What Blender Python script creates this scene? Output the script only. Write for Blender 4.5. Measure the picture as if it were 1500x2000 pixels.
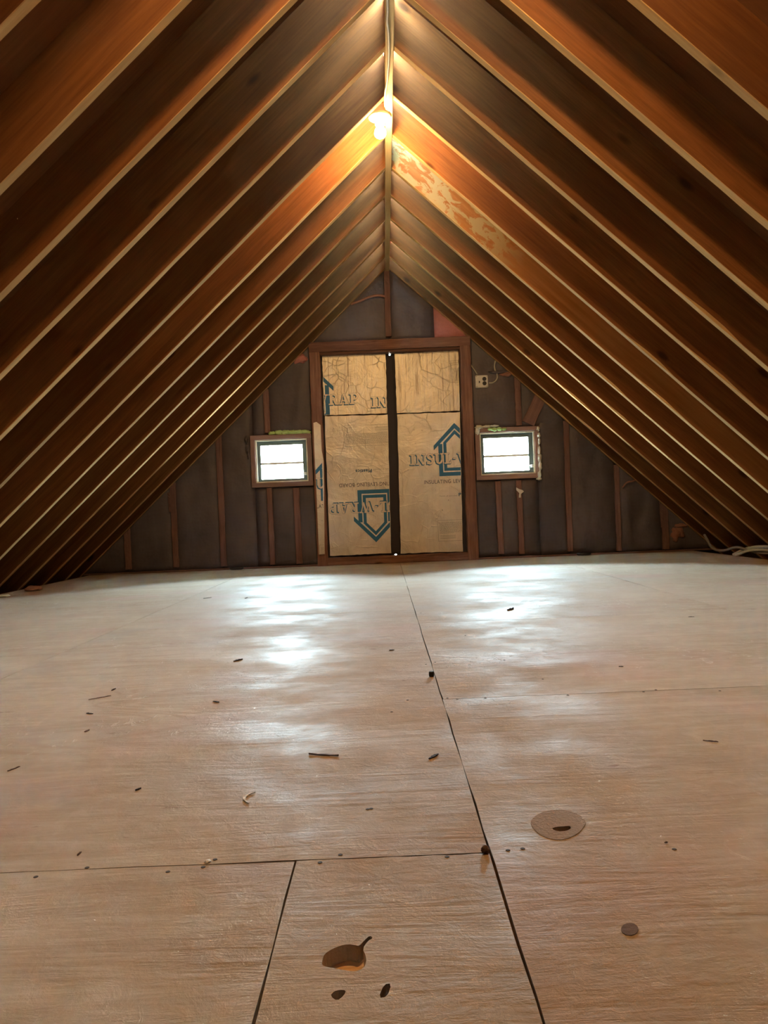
import bpy, bmesh, math, random
from mathutils import Vector, Matrix, noise
PI = math.pi
S = bpy.context.scene
C = S.collection
for o in list(bpy.data.objects): bpy.data.objects.remove(o)

# ------------------------------------------------------------------ camera, world, light, exposure
CAM_H = 0.435          # the phone was held low over the floor
F_PX = 1500.0
ROLL = 0.041
VPX, VPY = 751.0, 1002.0
cam = bpy.data.cameras.new('camera'); camo = bpy.data.objects.new('camera', cam); C.objects.link(camo)
cam.sensor_fit = 'VERTICAL'; cam.sensor_height = 24.0; cam.sensor_width = 18.0
cam.lens = 24.0 * F_PX / 2000.0
cam.clip_start = 0.02; cam.clip_end = 100
camo.location = (0, 0, CAM_H)
camo.rotation_euler = (Matrix.Rotation(PI/2, 3, 'X') @ Matrix.Rotation(-ROLL, 3, 'Z')).to_euler()
cam.shift_x = -1.0/2000; cam.shift_y = 2.0/2000
S.camera = camo

SKY_STRENGTH = 130.0
BULB_STRENGTH = 225.0
REAR_BULB_STRENGTH = 500.0
w = bpy.data.worlds.new('world'); S.world = w; w.use_nodes = True
nt = w.node_tree; bg = nt.nodes['Background']
tc = nt.nodes.new('ShaderNodeTexCoord'); sx = nt.nodes.new('ShaderNodeSeparateXYZ'); cr = nt.nodes.new('ShaderNodeValToRGB')
nt.links.new(tc.outputs['Generated'], sx.inputs[0]); mz = nt.nodes.new('ShaderNodeMath'); mz.operation = 'MULTIPLY_ADD'; mz.inputs[1].default_value = .5; mz.inputs[2].default_value = .5
nt.links.new(sx.outputs['Z'], mz.inputs[0]); nt.links.new(mz.outputs[0], cr.inputs[0])
for p_, c_ in ((.492, (.34, .37, .33, 1)), (.508, (.62, .78, .82, 1))):
    e_ = cr.color_ramp.elements.new(p_); e_.color = c_
cr.color_ramp.elements[0].position = 0.0; cr.color_ramp.elements[0].color = (0.26, 0.28, 0.22, 1)
cr.color_ramp.elements[3].position = 0.75; cr.color_ramp.elements[3].color = (0.58, 0.83, 1.0, 1)
nt.links.new(cr.outputs[0], bg.inputs[0]); bg.inputs[1].default_value = SKY_STRENGTH
vs = S.view_settings
vs.view_transform = 'Standard'; vs.look = 'None'; vs.gamma = 1.0; vs.use_curve_mapping = False
vs.exposure = 2.02

def portal(x0, x1, z0, z1, y):
    l = bpy.data.lights.new('window_portal', 'AREA'); l.shape = 'RECTANGLE'; l.size = x1-x0; l.size_y = z1-z0
    l.cycles.is_portal = True
    o = bpy.data.objects.new('window_portal', l); C.objects.link(o)
    o.location = ((x0+x1)/2, y, (z0+z1)/2); o.rotation_euler = (-PI/2, 0, 0)   # faces into the attic

# ------------------------------------------------------------------ measures
def at(x, y, Y):
    """photo pixel + distance -> point in the attic"""
    dx = x-VPX; dy = VPY-y; c, s = math.cos(ROLL), math.sin(ROLL)
    return Vector(((dx*c+dy*s)*Y/F_PX, Y, (-dx*s+dy*c)*Y/F_PX+CAM_H))
def onfloor(x, y, z=0.0):
    dx = x-VPX; dy = VPY-y; c, s = math.cos(ROLL), math.sin(ROLL)
    Zp = -dx*s+dy*c; Y = (CAM_H-z)*F_PX/(-Zp)
    return Vector(((dx*c+dy*s)*Y/F_PX, Y, z))
WY = 6.66                     # face of the gable framing
RX = 0.109                    # ridge
TH = math.radians(43.0); ct, st, tt = math.cos(TH), math.sin(TH), math.tan(TH)
RT = 0.038; RD = 0.184
RBZ = 2.106+CAM_H             # rafter bottoms meet the ridge board here
SP = 0.406; Y0 = 2.25

# ------------------------------------------------------------------ helpers
def setp(o, **k):
    for a, b in k.items():
        if b is not None: o[a] = b
    return o
def tag(o, label, cat, group=None, kind=None): return setp(o, label=label, category=cat, group=group, kind=kind)
def empty(name, loc=(0,0,0), parent=None):
    o = bpy.data.objects.new(name, None); C.objects.link(o); o.location = loc; o.parent = parent; o.empty_display_size = .1
    return o
def mesh_obj(name, bm, m, parent=None, smooth=False, loc=None):
    bmesh.ops.recalc_face_normals(bm, faces=bm.faces)
    me = bpy.data.meshes.new(name); bm.to_mesh(me); bm.free()
    if smooth:
        for p in me.polygons: p.use_smooth = True
    for mm in (m if isinstance(m, (list, tuple)) else [m]): me.materials.append(mm)
    o = bpy.data.objects.new(name, me); C.objects.link(o)
    if loc: o.location = loc
    o.parent = parent
    return o
def box(bm, x0, x1, y0, y1, z0, z1):
    v = [bm.verts.new(p) for p in ((x0,y0,z0),(x1,y0,z0),(x1,y1,z0),(x0,y1,z0),(x0,y0,z1),(x1,y0,z1),(x1,y1,z1),(x0,y1,z1))]
    for f in ((0,1,2,3),(4,5,6,7),(0,1,5,4),(1,2,6,5),(2,3,7,6),(3,0,4,7)): bm.faces.new([v[i] for i in f])
    return v
def lumber(name, p0, p1, wdt, dep, m, parent, seed=0, jit=0.0015, seg=10, updir=(0,-1,0), bev=0.0025):
    """board from p0 to p1; wdt across, dep along updir; slightly uneven edges"""
    rnd = random.Random(seed)
    p0 = Vector(p0); p1 = Vector(p1); L = (p1-p0).length
    X = (p1-p0).normalized(); Z = Vector(updir); Z = (Z-X*Z.dot(X)).normalized(); Yv = Z.cross(X)
    bm = bmesh.new(); rings = []
    hw = wdt/2
    prof = [(-hw+bev,0),(-hw,bev),(-hw,dep-bev),(-hw+bev,dep),(hw-bev,dep),(hw,dep-bev),(hw,bev),(hw-bev,0)]
    for i in range(seg+1):
        t = i/seg*L; r = []
        j = [rnd.uniform(-jit, jit) for _ in range(8)]
        for k,(a,b) in enumerate(prof): r.append(bm.verts.new((t, a+j[k], b+(j[(k+3)%8] if b > dep/2 else 0))))
        rings.append(r)
    for i in range(seg):
        for k in range(8):
            bm.faces.new((rings[i][k], rings[i][(k+1)%8], rings[i+1][(k+1)%8], rings[i+1][k]))
    bm.faces.new(rings[0]); bm.faces.new(rings[-1])
    o = mesh_obj(name, bm, m, None)
    M = Matrix((X, Yv, Z)).transposed().to_4x4(); M.translation = p0
    o.parent = parent
    o.matrix_world = M
    return o
def poly_slab(bm, outer, holes, h, up='z', base=0.0):
    """polygon with holes, extruded to thickness h"""
    es = []
    def loop(pts):
        pts = list(pts)
        vs_ = [bm.verts.new((p[0], p[1], 0)) for p in pts]
        for i in range(len(vs_)): es.append(bm.edges.new((vs_[i], vs_[(i+1)%len(vs_)])))
    loop(outer)
    for hh in holes: loop(hh)
    r = bmesh.ops.triangle_fill(bm, use_beauty=True, use_dissolve=False, edges=es)
    fs = [g for g in r['geom'] if isinstance(g, bmesh.types.BMFace)]
    e = bmesh.ops.extrude_face_region(bm, geom=fs)
    for v in e['geom']:
        if isinstance(v, bmesh.types.BMVert): v.co.z += h
    for v in bm.verts: v.co.z += base
    if up == 'y':
        for v in bm.verts: v.co = Vector((v.co.x, v.co.z, v.co.y))
def tube(name, pts, r, m, parent=None, flat=1.0, res=6):
    cu = bpy.data.curves.new(name, 'CURVE'); cu.dimensions = '3D'; cu.bevel_depth = r; cu.bevel_resolution = 2; cu.resolution_u = res
    sp = cu.splines.new('BEZIER'); sp.bezier_points.add(len(pts)-1)
    for b, p in zip(sp.bezier_points, pts): b.co = p; b.handle_left_type = b.handle_right_type = 'AUTO'
    cu.use_fill_caps = True
    t = bpy.data.objects.new(name, cu); C.objects.link(t)
    dg = bpy.context.evaluated_depsgraph_get(); me = bpy.data.meshes.new_from_object(t.evaluated_get(dg))
    bpy.data.objects.remove(t)
    for p in me.polygons: p.use_smooth = True
    me.materials.clear(); me.materials.append(m)
    o = bpy.data.objects.new(name, me); C.objects.link(o); o.parent = parent
    return o
def lathe(bm, prof, n=32, axis='z', c=(0,0,0)):
    rings = []
    for (r, h) in prof:
        ring = []
        for i in range(n):
            a = 2*PI*i/n
            p = (r*math.cos(a), r*math.sin(a), h) if axis == 'z' else (r*math.cos(a), h, r*math.sin(a))
            ring.append(bm.verts.new((p[0]+c[0], p[1]+c[1], p[2]+c[2])))
        rings.append(ring)
    for a, b in zip(rings, rings[1:]):
        for i in range(n): bm.faces.new((a[i], a[(i+1)%n], b[(i+1)%n], b[i]))
    bm.faces.new(rings[0]); bm.faces.new(rings[-1])
def lump(bm, c, rx, ry, rz, seed, sub=3, rough=.35, fr=3.0):
    r = bmesh.ops.create_icosphere(bm, subdivisions=sub, radius=1)
    for v in r['verts']:
        n = noise.noise(v.co*fr*.6+Vector((seed*3.1,0,0)))+.5*noise.noise(v.co*fr*1.7+Vector((0,seed*1.7,0)))
        p = v.co*(1+rough*n)
        v.co = Vector((c[0]+p.x*rx, c[1]+p.y*ry, c[2]+p.z*rz))

# ------------------------------------------------------------------ materials
class NT:
    def __init__(s, name):
        s.m = bpy.data.materials.new(name); s.m.use_nodes = True; s.t = s.m.node_tree; s.b = s.t.nodes['Principled BSDF']
        s.o = s.t.nodes['Material Output']
    def n(s, typ, **k):
        a = s.t.nodes.new(typ)
        for p, v in k.items():
            if p in a.inputs and not hasattr(a, p): a.inputs[p].default_value = v
            else: setattr(a, p, v)
        return a
    def l(s, a, b): s.t.links.new(a, b)
    def coords(s, scale=(1,1,1), rand=True, rot=(0,0,0)):
        tcn = s.n('ShaderNodeTexCoord'); mp = s.n('ShaderNodeMapping'); mp.inputs['Scale'].default_value = scale; mp.inputs['Rotation'].default_value = rot
        if rand:
            oi = s.n('ShaderNodeObjectInfo'); mu = s.n('ShaderNodeVectorMath', operation='SCALE'); cb = s.n('ShaderNodeCombineXYZ')
            ms = s.n('ShaderNodeMath', operation='MULTIPLY'); ms.inputs[1].default_value = 37.0
            s.l(oi.outputs['Random'], ms.inputs[0])
            for i in range(3): s.l(ms.outputs[0], cb.inputs[i])
            ad = s.n('ShaderNodeVectorMath', operation='ADD'); s.l(tcn.outputs['Object'], ad.inputs[0]); s.l(cb.outputs[0], ad.inputs[1])
            s.l(ad.outputs[0], mp.inputs[0])
        else: s.l(tcn.outputs['Object'], mp.inputs[0])
        return mp.outputs[0]
    def noise(s, vec, scale, detail=4, rough=.55, dist=0):
        a = s.n('ShaderNodeTexNoise'); a.inputs['Scale'].default_value = scale; a.inputs['Detail'].default_value = detail
        a.inputs['Roughness'].default_value = rough; a.inputs['Distortion'].default_value = dist; s.l(vec, a.inputs['Vector']); return a.outputs['Fac']
    def ramp(s, fac, stops):
        r = s.n('ShaderNodeValToRGB'); e = r.color_ramp.elements
        while len(e) < len(stops): e.new(.5)
        for i, (p, c) in enumerate(stops): e[i].position = p; e[i].color = (c if len(c) == 4 else (*c, 1))
        s.l(fac, r.inputs[0]); return r.outputs[0]
    def mix(s, fac, a, b, mode='MIX'):
        x = s.n('ShaderNodeMix', data_type='RGBA', blend_type=mode)
        for v, i in ((fac, 0), (a, 6), (b, 7)):
            if isinstance(v, (int, float)): x.inputs[i].default_value = v
            elif isinstance(v, tuple): x.inputs[i].default_value = (*v, 1) if len(v) == 3 else v
            else: s.l(v, x.inputs[i])
        return x.outputs[2]
    def bump(s, h, strength, dist=.002, normal=None):
        b = s.n('ShaderNodeBump'); b.inputs['Strength'].default_value = strength; b.inputs['Distance'].default_value = dist
        s.l(h, b.inputs['Height'])
        if normal: s.l(normal, b.inputs['Normal'])
        return b.outputs[0]
def g(v): return (v, v, v)
def flat(name, col, rough=.6, metal=0.0, bumpy=0.0, bscale=60, spec=.5):
    s = NT(name); s.b.inputs['Base Color'].default_value = (*col, 1); s.b.inputs['Roughness'].default_value = rough; s.b.inputs['Metallic'].default_value = metal
    s.b.inputs['Specular IOR Level'].default_value = spec
    v = s.coords(rand=False); n = s.noise(v, bscale, 4)
    s.l(s.mix(n, tuple(c*.85 for c in col), tuple(min(1, c*1.12) for c in col)), s.b.inputs['Base Color'])
    if bumpy: s.l(s.bump(n, bumpy, .004), s.b.inputs['Normal'])
    return s.m
def wood(name, c_lo, c_mid, c_hi, rough=.62, knots=True, dark=.25, grain=26, bump=.35):
    """sawn softwood, grain along local X"""
    s = NT(name)
    v = s.coords((1, 1, 1)); vs_ = s.coords((.045, 1, 1))
    n1 = s.noise(vs_, grain, 6, .65, .6)
    n2 = s.noise(vs_, grain*5, 3, .6)
    n3 = s.noise(v, 1.6, 3)
    col = s.ramp(n1, [(.28, c_lo), (.5, c_mid), (.72, c_hi)])
    col = s.mix(.35, col, s.ramp(n2, [(.3, c_lo), (.7, c_hi)]))
    col = s.mix(s.ramp(n3, [(.35, g(.0)), (.7, g(.45))]), col, c_lo)
    if knots:
        vk = s.coords((.55, 1.3, 1.3))
        vo = s.n('ShaderNodeTexVoronoi', feature='F1'); vo.inputs['Scale'].default_value = 4.2; vo.inputs['Randomness'].default_value = 1
        s.l(vk, vo.inputs['Vector'])
        k = s.ramp(vo.outputs['Distance'], [(.0, g(1)), (.06, g(.9)), (.12, g(0))])
        col = s.mix(s.mix(1.0, k, g(.8), 'MULTIPLY'), col, tuple(c*.22 for c in c_lo))
    oi = s.n('ShaderNodeObjectInfo')
    hv = s.n('ShaderNodeMapRange'); hv.inputs[3].default_value = .82; hv.inputs[4].default_value = 1.15
    s.l(oi.outputs['Random'], hv.inputs[0])
    cv = s.n('ShaderNodeCombineColor')
    for i in range(3): s.l(hv.outputs[0], cv.inputs[i])
    col = s.mix(1.0, col, cv.outputs[0], 'MULTIPLY')
    s.l(col, s.b.inputs['Base Color']); s.b.inputs['Roughness'].default_value = rough; s.b.inputs['Specular IOR Level'].default_value = .12
    s.l(s.bump(n1, bump, .003), s.b.inputs['Normal'])
    return s.m
M = {}
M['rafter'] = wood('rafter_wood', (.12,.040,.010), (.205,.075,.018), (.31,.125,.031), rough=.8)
M['rafter_lit_edge'] = wood('rafter_lit_edge_wood', (.46,.27,.10), (.60,.39,.16), (.70,.48,.22), rough=.85, bump=.6)  # rafter undersides: window light and floor bounce put into a paler wood colour
M['patchy'] = wood('patchy_rafter_wood', (.42,.20,.07), (.58,.33,.13), (.70,.50,.25))
# mottled pale bark-side patches
def patchy():
    s = NT('mottled_rafter_wood')
    v = s.coords((.5, 1, 1)); n = s.noise(v, 16, 6, .62, .8); n2 = s.noise(s.coords((.05,1,1)), 30, 4)
    tcn = s.n('ShaderNodeTexCoord'); sep = s.n('ShaderNodeSeparateXYZ'); s.l(tcn.outputs['Object'], sep.inputs[0])
    fall = s.ramp(sep.outputs['X'], [(.0, g(1)), (.75, g(.85)), (1.0, g(.0))])
    base = s.ramp(n2, [(.3, (.22,.085,.018)), (.7, (.36,.15,.04))])
    p = s.ramp(n, [(.44, g(0)), (.5, g(1))])
    fac = s.mix(1.0, p, fall, 'MULTIPLY')
    col = s.mix(fac, base, (.34,.25,.11))
    e = s.ramp(n, [(.40, g(0)), (.455, g(1)), (.50, g(0))]); col = s.mix(s.mix(1.0, s.mix(1.0, e, fall, 'MULTIPLY'), g(.6), 'MULTIPLY'), col, (.26,.09,.018))
    s.l(col, s.b.inputs['Base Color']); s.b.inputs['Roughness'].default_value = .75; s.b.inputs['Specular IOR Level'].default_value = .12; s.l(s.bump(n2, .3, .003), s.b.inputs['Normal'])
    return s.m
M['patchy'] = patchy()
M['stud'] = wood('stud_wood', (.125,.072,.062), (.22,.130,.108), (.32,.195,.160), rough=.8, bump=.6)
M['doorframe'] = wood('door_frame_wood', (.09,.040,.028), (.23,.115,.072), (.40,.235,.15), rough=.75, bump=.8, grain=22)
M['casing'] = wood('window_frame_wood', (.25,.165,.14), (.34,.23,.20), (.43,.30,.26), knots=False)
M['ridge'] = wood('ridge_board_wood', (.46,.32,.14), (.60,.44,.20), (.70,.54,.28))
M['sheath'] = wood('roof_sheathing_wood', (.14,.06,.025), (.20,.09,.035), (.26,.12,.05), knots=True)
M['subfloor'] = wood('joist_wood', (.55,.28,.10), (.80,.52,.26), (.92,.68,.40), knots=False, grain=30)

def kraft():
    s = NT('kraft_paper')
    v = s.coords((1,1,1)); big = s.noise(v, 2.2, 3, .5, .5); mid = s.noise(v, 9, 5, .6)
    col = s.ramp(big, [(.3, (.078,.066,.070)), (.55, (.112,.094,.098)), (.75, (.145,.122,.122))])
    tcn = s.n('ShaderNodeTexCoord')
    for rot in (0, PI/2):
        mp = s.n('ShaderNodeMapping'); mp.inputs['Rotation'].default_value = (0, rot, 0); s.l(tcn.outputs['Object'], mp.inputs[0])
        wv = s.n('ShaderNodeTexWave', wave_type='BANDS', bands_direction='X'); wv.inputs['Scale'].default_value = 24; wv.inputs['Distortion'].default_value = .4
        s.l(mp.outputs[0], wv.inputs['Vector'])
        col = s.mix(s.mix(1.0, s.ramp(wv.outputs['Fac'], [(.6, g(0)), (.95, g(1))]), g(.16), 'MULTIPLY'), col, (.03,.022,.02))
    s.l(col, s.b.inputs['Base Color']); s.b.inputs['Roughness'].default_value = .5; s.b.inputs['Specular IOR Level'].default_value = .4
    s.l(s.bump(mid, .8, .012), s.b.inputs['Normal'])
    return s.m
M['kraft'] = kraft()
def foil(name, rib):
    s = NT(name)
    v = s.coords((1,1,1)); vv = s.coords((1,1,.04))
    stri = s.noise(vv, 60, 3, .6)
    def crease(scale, wd, ds):
        nz = s.n('ShaderNodeTexNoise'); nz.inputs['Scale'].default_value = 4; nz.inputs['Detail'].default_value = 3; s.l(v, nz.inputs['Vector'])
        sc = s.n('ShaderNodeVectorMath', operation='SCALE'); sc.inputs['Scale'].default_value = ds; s.l(nz.outputs['Color'], sc.inputs[0])
        ad = s.n('ShaderNodeVectorMath', operation='ADD'); s.l(v, ad.inputs[0]); s.l(sc.outputs[0], ad.inputs[1])
        vo = s.n('ShaderNodeTexVoronoi', feature='DISTANCE_TO_EDGE'); vo.inputs['Scale'].default_value = scale; s.l(ad.outputs[0], vo.inputs['Vector'])
        return s.ramp(vo.outputs['Distance'], [(.0, g(1)), (wd, g(0))])
    c1 = crease(3.6, .022, .12); c2 = crease(10, .05, .15); gate2 = s.ramp(s.noise(v, 3.1, 2), [(.48, g(0)), (.58, g(1))])
    gate = s.ramp(s.noise(v, 5, 3), [(.45, g(0)), (.62, g(1))]); c2g = s.mix(1.0, c2, gate, 'MULTIPLY')
    cl = s.noise(v, 4, 5, .6, .8)
    col = s.mix(s.ramp(cl, [(.3, g(0)), (.7, g(1))]), (.64,.585,.49), (.86,.82,.71))
    col = s.mix(s.ramp(stri, [(.45, g(0)), (.6, g(rib))]), col, (.80,.73,.56))
    col = s.mix(s.ramp(stri, [(.34, g(rib)), (.42, g(0))]), col, (.33,.25,.16))
    col = s.mix(s.mix(1.0, c2g, g(.35), 'MULTIPLY'), col, (.85,.78,.64)); col = s.mix(s.mix(1.0, s.mix(1.0, c1, g(.22), 'MULTIPLY'), gate2, 'MULTIPLY'), col, (.33,.26,.19))
    spots = s.ramp(s.noise(v, 40, 3), [(.72, g(0)), (.75, g(.8))]); col = s.mix(spots, col, (.16,.11,.07))
    s.l(col, s.b.inputs['Base Color'])
    s.b.inputs['Metallic'].default_value = .35; s.b.inputs['Roughness'].default_value = .42
    b1 = s.bump(stri, .12+.45*rib, .003); b2 = s.bump(s.mix(1.0, c1, gate2, 'MULTIPLY'), .5, .003, b1); b3 = s.bump(c2g, .5, .003, b2); b4 = s.bump(cl, .6, .02, b3)
    s.l(b4, s.b.inputs['Normal'])
    return s.m
M['foilrib'] = foil('ribbed_foil_facing', .8)
M['foil'] = foil('foil_facing', .10)
M['blue'] = flat('blue_ink', (.018,.165,.32), .5, 0)
M['darkblue'] = flat('dark_blue_ink', (.02,.10,.19), .5, 0)
M['black_ink'] = flat('grey_ink', (.13,.13,.13), .5)
M['fine_ink'] = flat('fine_print_ink', (.30,.27,.21), .5)
M['letter'] = flat('pale_letter_foil', (.72,.66,.54), .42, .3)
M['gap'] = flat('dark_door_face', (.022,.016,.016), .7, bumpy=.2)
M['pink'] = flat('pink_fibre', (.50,.20,.17), .95, bumpy=1, bscale=40)
M['dustpink'] = flat('dusty_pink_fibre', (.33,.17,.12), .95, bumpy=1, bscale=40)
M['foam'] = flat('white_foam', (.78,.80,.72), .7, bumpy=.5)
M['green'] = flat('yellow_green_foam', (.50,.72,.28), .8, bumpy=.8)
M['cream'] = flat('cream_window_liner', (.72,.66,.48), .45)
M['sash'] = flat('grey_green_sash', (.10,.14,.14), .45)
M['sashlight'] = flat('pale_sash_bar', (.74,.78,.80), .4)
M['white'] = flat('white_plastic', (.75,.74,.68), .4)
M['cable'] = flat('cream_cable_sheath', (.50,.47,.38), .5)
M['cablegrey'] = flat('grey_cable_sheath', (.32,.30,.28), .5)
M['steel'] = flat('galvanised_steel', (.55,.54,.50), .4, .75)
M['black'] = flat('black_plastic', (.012,.012,.012), .45)
M['porcelain'] = flat('white_porcelain', (.80,.76,.66), .25)
M['chip'] = flat('dark_bark_chip', (.045,.028,.018), .8, bumpy=.4, spec=.1)
M['chipbrown'] = flat('brown_wood_chip', (.14,.075,.04), .8, bumpy=.4)
M['paper'] = flat('white_scrap', (.8,.8,.78), .8)
M['nail'] = flat('dark_nail_head', (.05,.035,.025), .8, 0)
M['plug'] = flat('grey_filler_plug', (.33,.245,.175), .8, bumpy=.3, bscale=200, spec=.1)
M['knotring'] = flat('dark_knot', (.17,.11,.08), .8, bumpy=.3, spec=.1)
M['tape'] = flat('dark_sash_tape', (.03,.022,.022), .7)
def glass():
    s = NT('window_glass'); s.b.inputs['Transmission Weight'].default_value = 1; s.b.inputs['Roughness'].default_value = 0; s.b.inputs['IOR'].default_value = 1.45
    tr = s.n('ShaderNodeBsdfTransparent'); gl = s.n('ShaderNodeBsdfGlossy'); gl.inputs['Roughness'].default_value = .02
    lw = s.n('ShaderNodeFresnel'); mx = s.n('ShaderNodeMixShader'); s.l(lw.outputs[0], mx.inputs[0]); s.l(tr.outputs[0], mx.inputs[1]); s.l(gl.outputs[0], mx.inputs[2])
    tr.inputs[0].default_value = (.93,.95,.95,1); s.l(mx.outputs[0], s.o.inputs['Surface']); return s.m
M['glass'] = glass()
def bulbmat(name, strength):
    s = NT(name); e = s.n('ShaderNodeEmission'); e.inputs[0].default_value = (1.0, .60, .25, 1); e.inputs[1].default_value = strength
    s.l(e.outputs[0], s.o.inputs['Surface']); return s.m
M['bulb'] = bulbmat('lit_bulb', BULB_STRENGTH); M['rearbulb'] = bulbmat('lit_stronger_bulb', REAR_BULB_STRENGTH)
def plywood():
    s = NT('worn_plywood')
    v = s.coords((1,1,1)); vl = s.coords((.15,1.0,1)); va = s.coords((.10,1,1))
    big = s.noise(v, 1.3, 5, .6, .5); mid = s.noise(vl, 9, 7, .66, .9); fine = s.noise(s.coords((.09,1,1)), 130, 4, .65); wav = s.noise(va, 22, 5, .65, 1.5); mot = s.noise(v, 24, 6, .7, .4)
    cont = s.noise(vl, 3.4, 2, .4, .6)
    mm = s.n('ShaderNodeMath', operation='MULTIPLY'); mm.inputs[1].default_value = 230; s.l(cont, mm.inputs[0])
    sn = s.n('ShaderNodeMath', operation='SINE'); s.l(mm.outputs[0], sn.inputs[0])
    ring = s.ramp(sn.outputs[0], [(.0, g(0)), (1, g(1))])
    mask = s.ramp(s.noise(v, 1.5, 4, .6, .6), [(.50, g(0)), (.64, g(1))])
    col = s.ramp(big, [(.25, (.36,.275,.185)), (.5, (.43,.34,.24)), (.75, (.50,.41,.30))])
    col = s.mix(s.ramp(mid, [(.35, g(.0)), (.72, g(.42))]), col, (.345,.235,.155))
    col = s.mix(s.ramp(mot, [(.45, g(0)), (.75, g(.35))]), col, (.58,.46,.34))
    col = s.mix(s.ramp(fine, [(.5, g(0)), (.8, g(.22))]), col, (.28,.18,.11))
    col = s.mix(s.ramp(wav, [(.54, g(0)), (.70, g(.24))]), col, (.30,.215,.145)); col = s.mix(s.ramp(wav, [(.34, g(.20)), (.46, g(0))]), col, (.62,.53,.42))
    pk = s.ramp(s.noise(v, 1.9, 3), [(.58, g(0)), (.70, g(.22))]); col = s.mix(pk, col, (.50,.27,.23))
    gy = s.ramp(s.noise(v, 2.3, 3), [(.60, g(0)), (.72, g(.4))]); col = s.mix(gy, col, (.36,.31,.26))
    rm = s.mix(1.0, ring, mask, 'MULTIPLY'); col = s.mix(s.mix(1.0, rm, g(.28), 'MULTIPLY'), col, (.30,.19,.12))
    scuff = s.ramp(s.noise(s.coords((1,.5,1)), 30, 6, .75, 1.2), [(.58, g(0)), (.66, g(1))])
    scm = s.mix(1.0, scuff, mask, 'MULTIPLY'); col = s.mix(s.mix(1.0, scm, g(.5), 'MULTIPLY'), col, (.74,.66,.56))
    sm = s.ramp(s.noise(s.coords((.45,1,1)), 23, 4, .6), [(.68, g(0)), (.72, g(.6))]); col = s.mix(sm, col, (.22,.13,.085))
    s.l(col, s.b.inputs['Base Color'])
    rr = s.ramp(s.noise(v, 3.5, 5, .6), [(.35, g(.50)), (.7, g(.85))]); s.l(rr, s.b.inputs['Roughness'])
    s.b.inputs['Specular IOR Level'].default_value = .09
    b1 = s.bump(rm, .35, .0012); b2 = s.bump(mid, .55, .006, b1); b3 = s.bump(mot, .5, .0035, b2); b4 = s.bump(scm, .6, .002, b3); b5 = s.bump(wav, .22, .002, s.bump(fine, .25, .0015, b4))
    s.l(b5, s.b.inputs['Normal'])
    return s.m
M['ply'] = plywood()

# ------------------------------------------------------------------ floor
floor = setp(empty('floor', (0,0,0)), kind='structure')
bm = bmesh.new(); box(bm, -2.44, 2.62, -2.5, WY+.09, -.05, -.018); mesh_obj('subfloor', bm, M['subfloor'], floor)
bm = bmesh.new(); box(bm, -3.35, 3.55, -2.6, WY+.2, -.30, -.16); mesh_obj('attic_joist_bed', bm, M['sheath'], floor)
def wob(pts_rect, seed, n=14, j=.0012):
    x0, y0, x1, y1 = pts_rect; rnd = random.Random(seed); out = []
    cs = [(x0,y0),(x1,y0),(x1,y1),(x0,y1)]
    for i in range(4):
        a, b = cs[i], cs[(i+1)%4]
        for k in range(n):
            t = k/n; dx = rnd.uniform(-j, j); dy = rnd.uniform(-j, j)
            out.append((a[0]+(b[0]-a[0])*t+dx, a[1]+(b[1]-a[1])*t+dy))
    return out
def pxloop(pts, rounds=1):
    for _ in range(rounds):
        o_ = []
        for i in range(len(pts)):
            a, b = pts[i], pts[(i+1)%len(pts)]
            o_ += [(a[0]*.75+b[0]*.25, a[1]*.75+b[1]*.25), (a[0]*.25+b[0]*.75, a[1]*.25+b[1]*.75)]
        pts = o_
    return [tuple(onfloor(x, y)[:2]) for x, y in pts]
knothole = pxloop([(628,1884),(630,1872),(634,1862),(648,1853),(664,1846),(680,1843),(694,1845),(701,1847),(712,1835),(722,1826),(729,1831),(718,1837),(708,1852),(714,1864),(716,1878),(710,1890),(696,1896),(676,1895),(655,1890),(640,1888)])
knot2 = pxloop([(645,1944),(652,1935),(664,1932),(676,1933),(672,1943),(658,1954)])
slot = pxloop([(739,1948),(750,1921),(765,1920),(756,1946)])
slit = pxloop([(1077,1619),(1085,1615),(1100,1614),(1113,1613),(1116,1618),(1106,1623),(1090,1624)])
GAP = .0012
sheets = [
 ((-1.35, -.4, -.131, .973), [], 'a'), ((-.131, -.4, .116, .973), [knothole, knot2, slot], 'b'),
 ((-2.58, .2, -1.35, .973), [], 'a'),
 ((-1.13, .973, .116, 3.41), [], 'a'), ((-1.13, 3.41, .116, 5.85), [], 'a'), ((-1.13, 5.85, .116, WY-.005), [], 'a'),
 ((-2.50, .973, -1.13, 2.62), [], 'a'), ((-2.50, 2.62, -1.13, 5.06), [], 'a'), ((-2.58, 5.06, -1.13, WY-.005), [], 'a'),
 ((.116, .50, 2.55, 1.775), [slit], 'a'), ((.116, 1.775, 2.55, 3.0), [], 'a'), ((.116, 3.0, 1.34, 5.44), [], 'a'),
 ((1.34, 3.0, 2.66, 5.44), [], 'a'), ((.116, 5.44, 2.66, WY-.005), [], 'a'), ((.116, -.7, 2.55, .50), [], 'a'),
 ((-1.35, -2.4, .116, -.4), [], 'a'), ((.116, -2.4, 2.55, -.7), [], 'a'), ((-2.58, -2.4, -1.35, .2), [], 'a'),
]
sheet_objs = []
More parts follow.
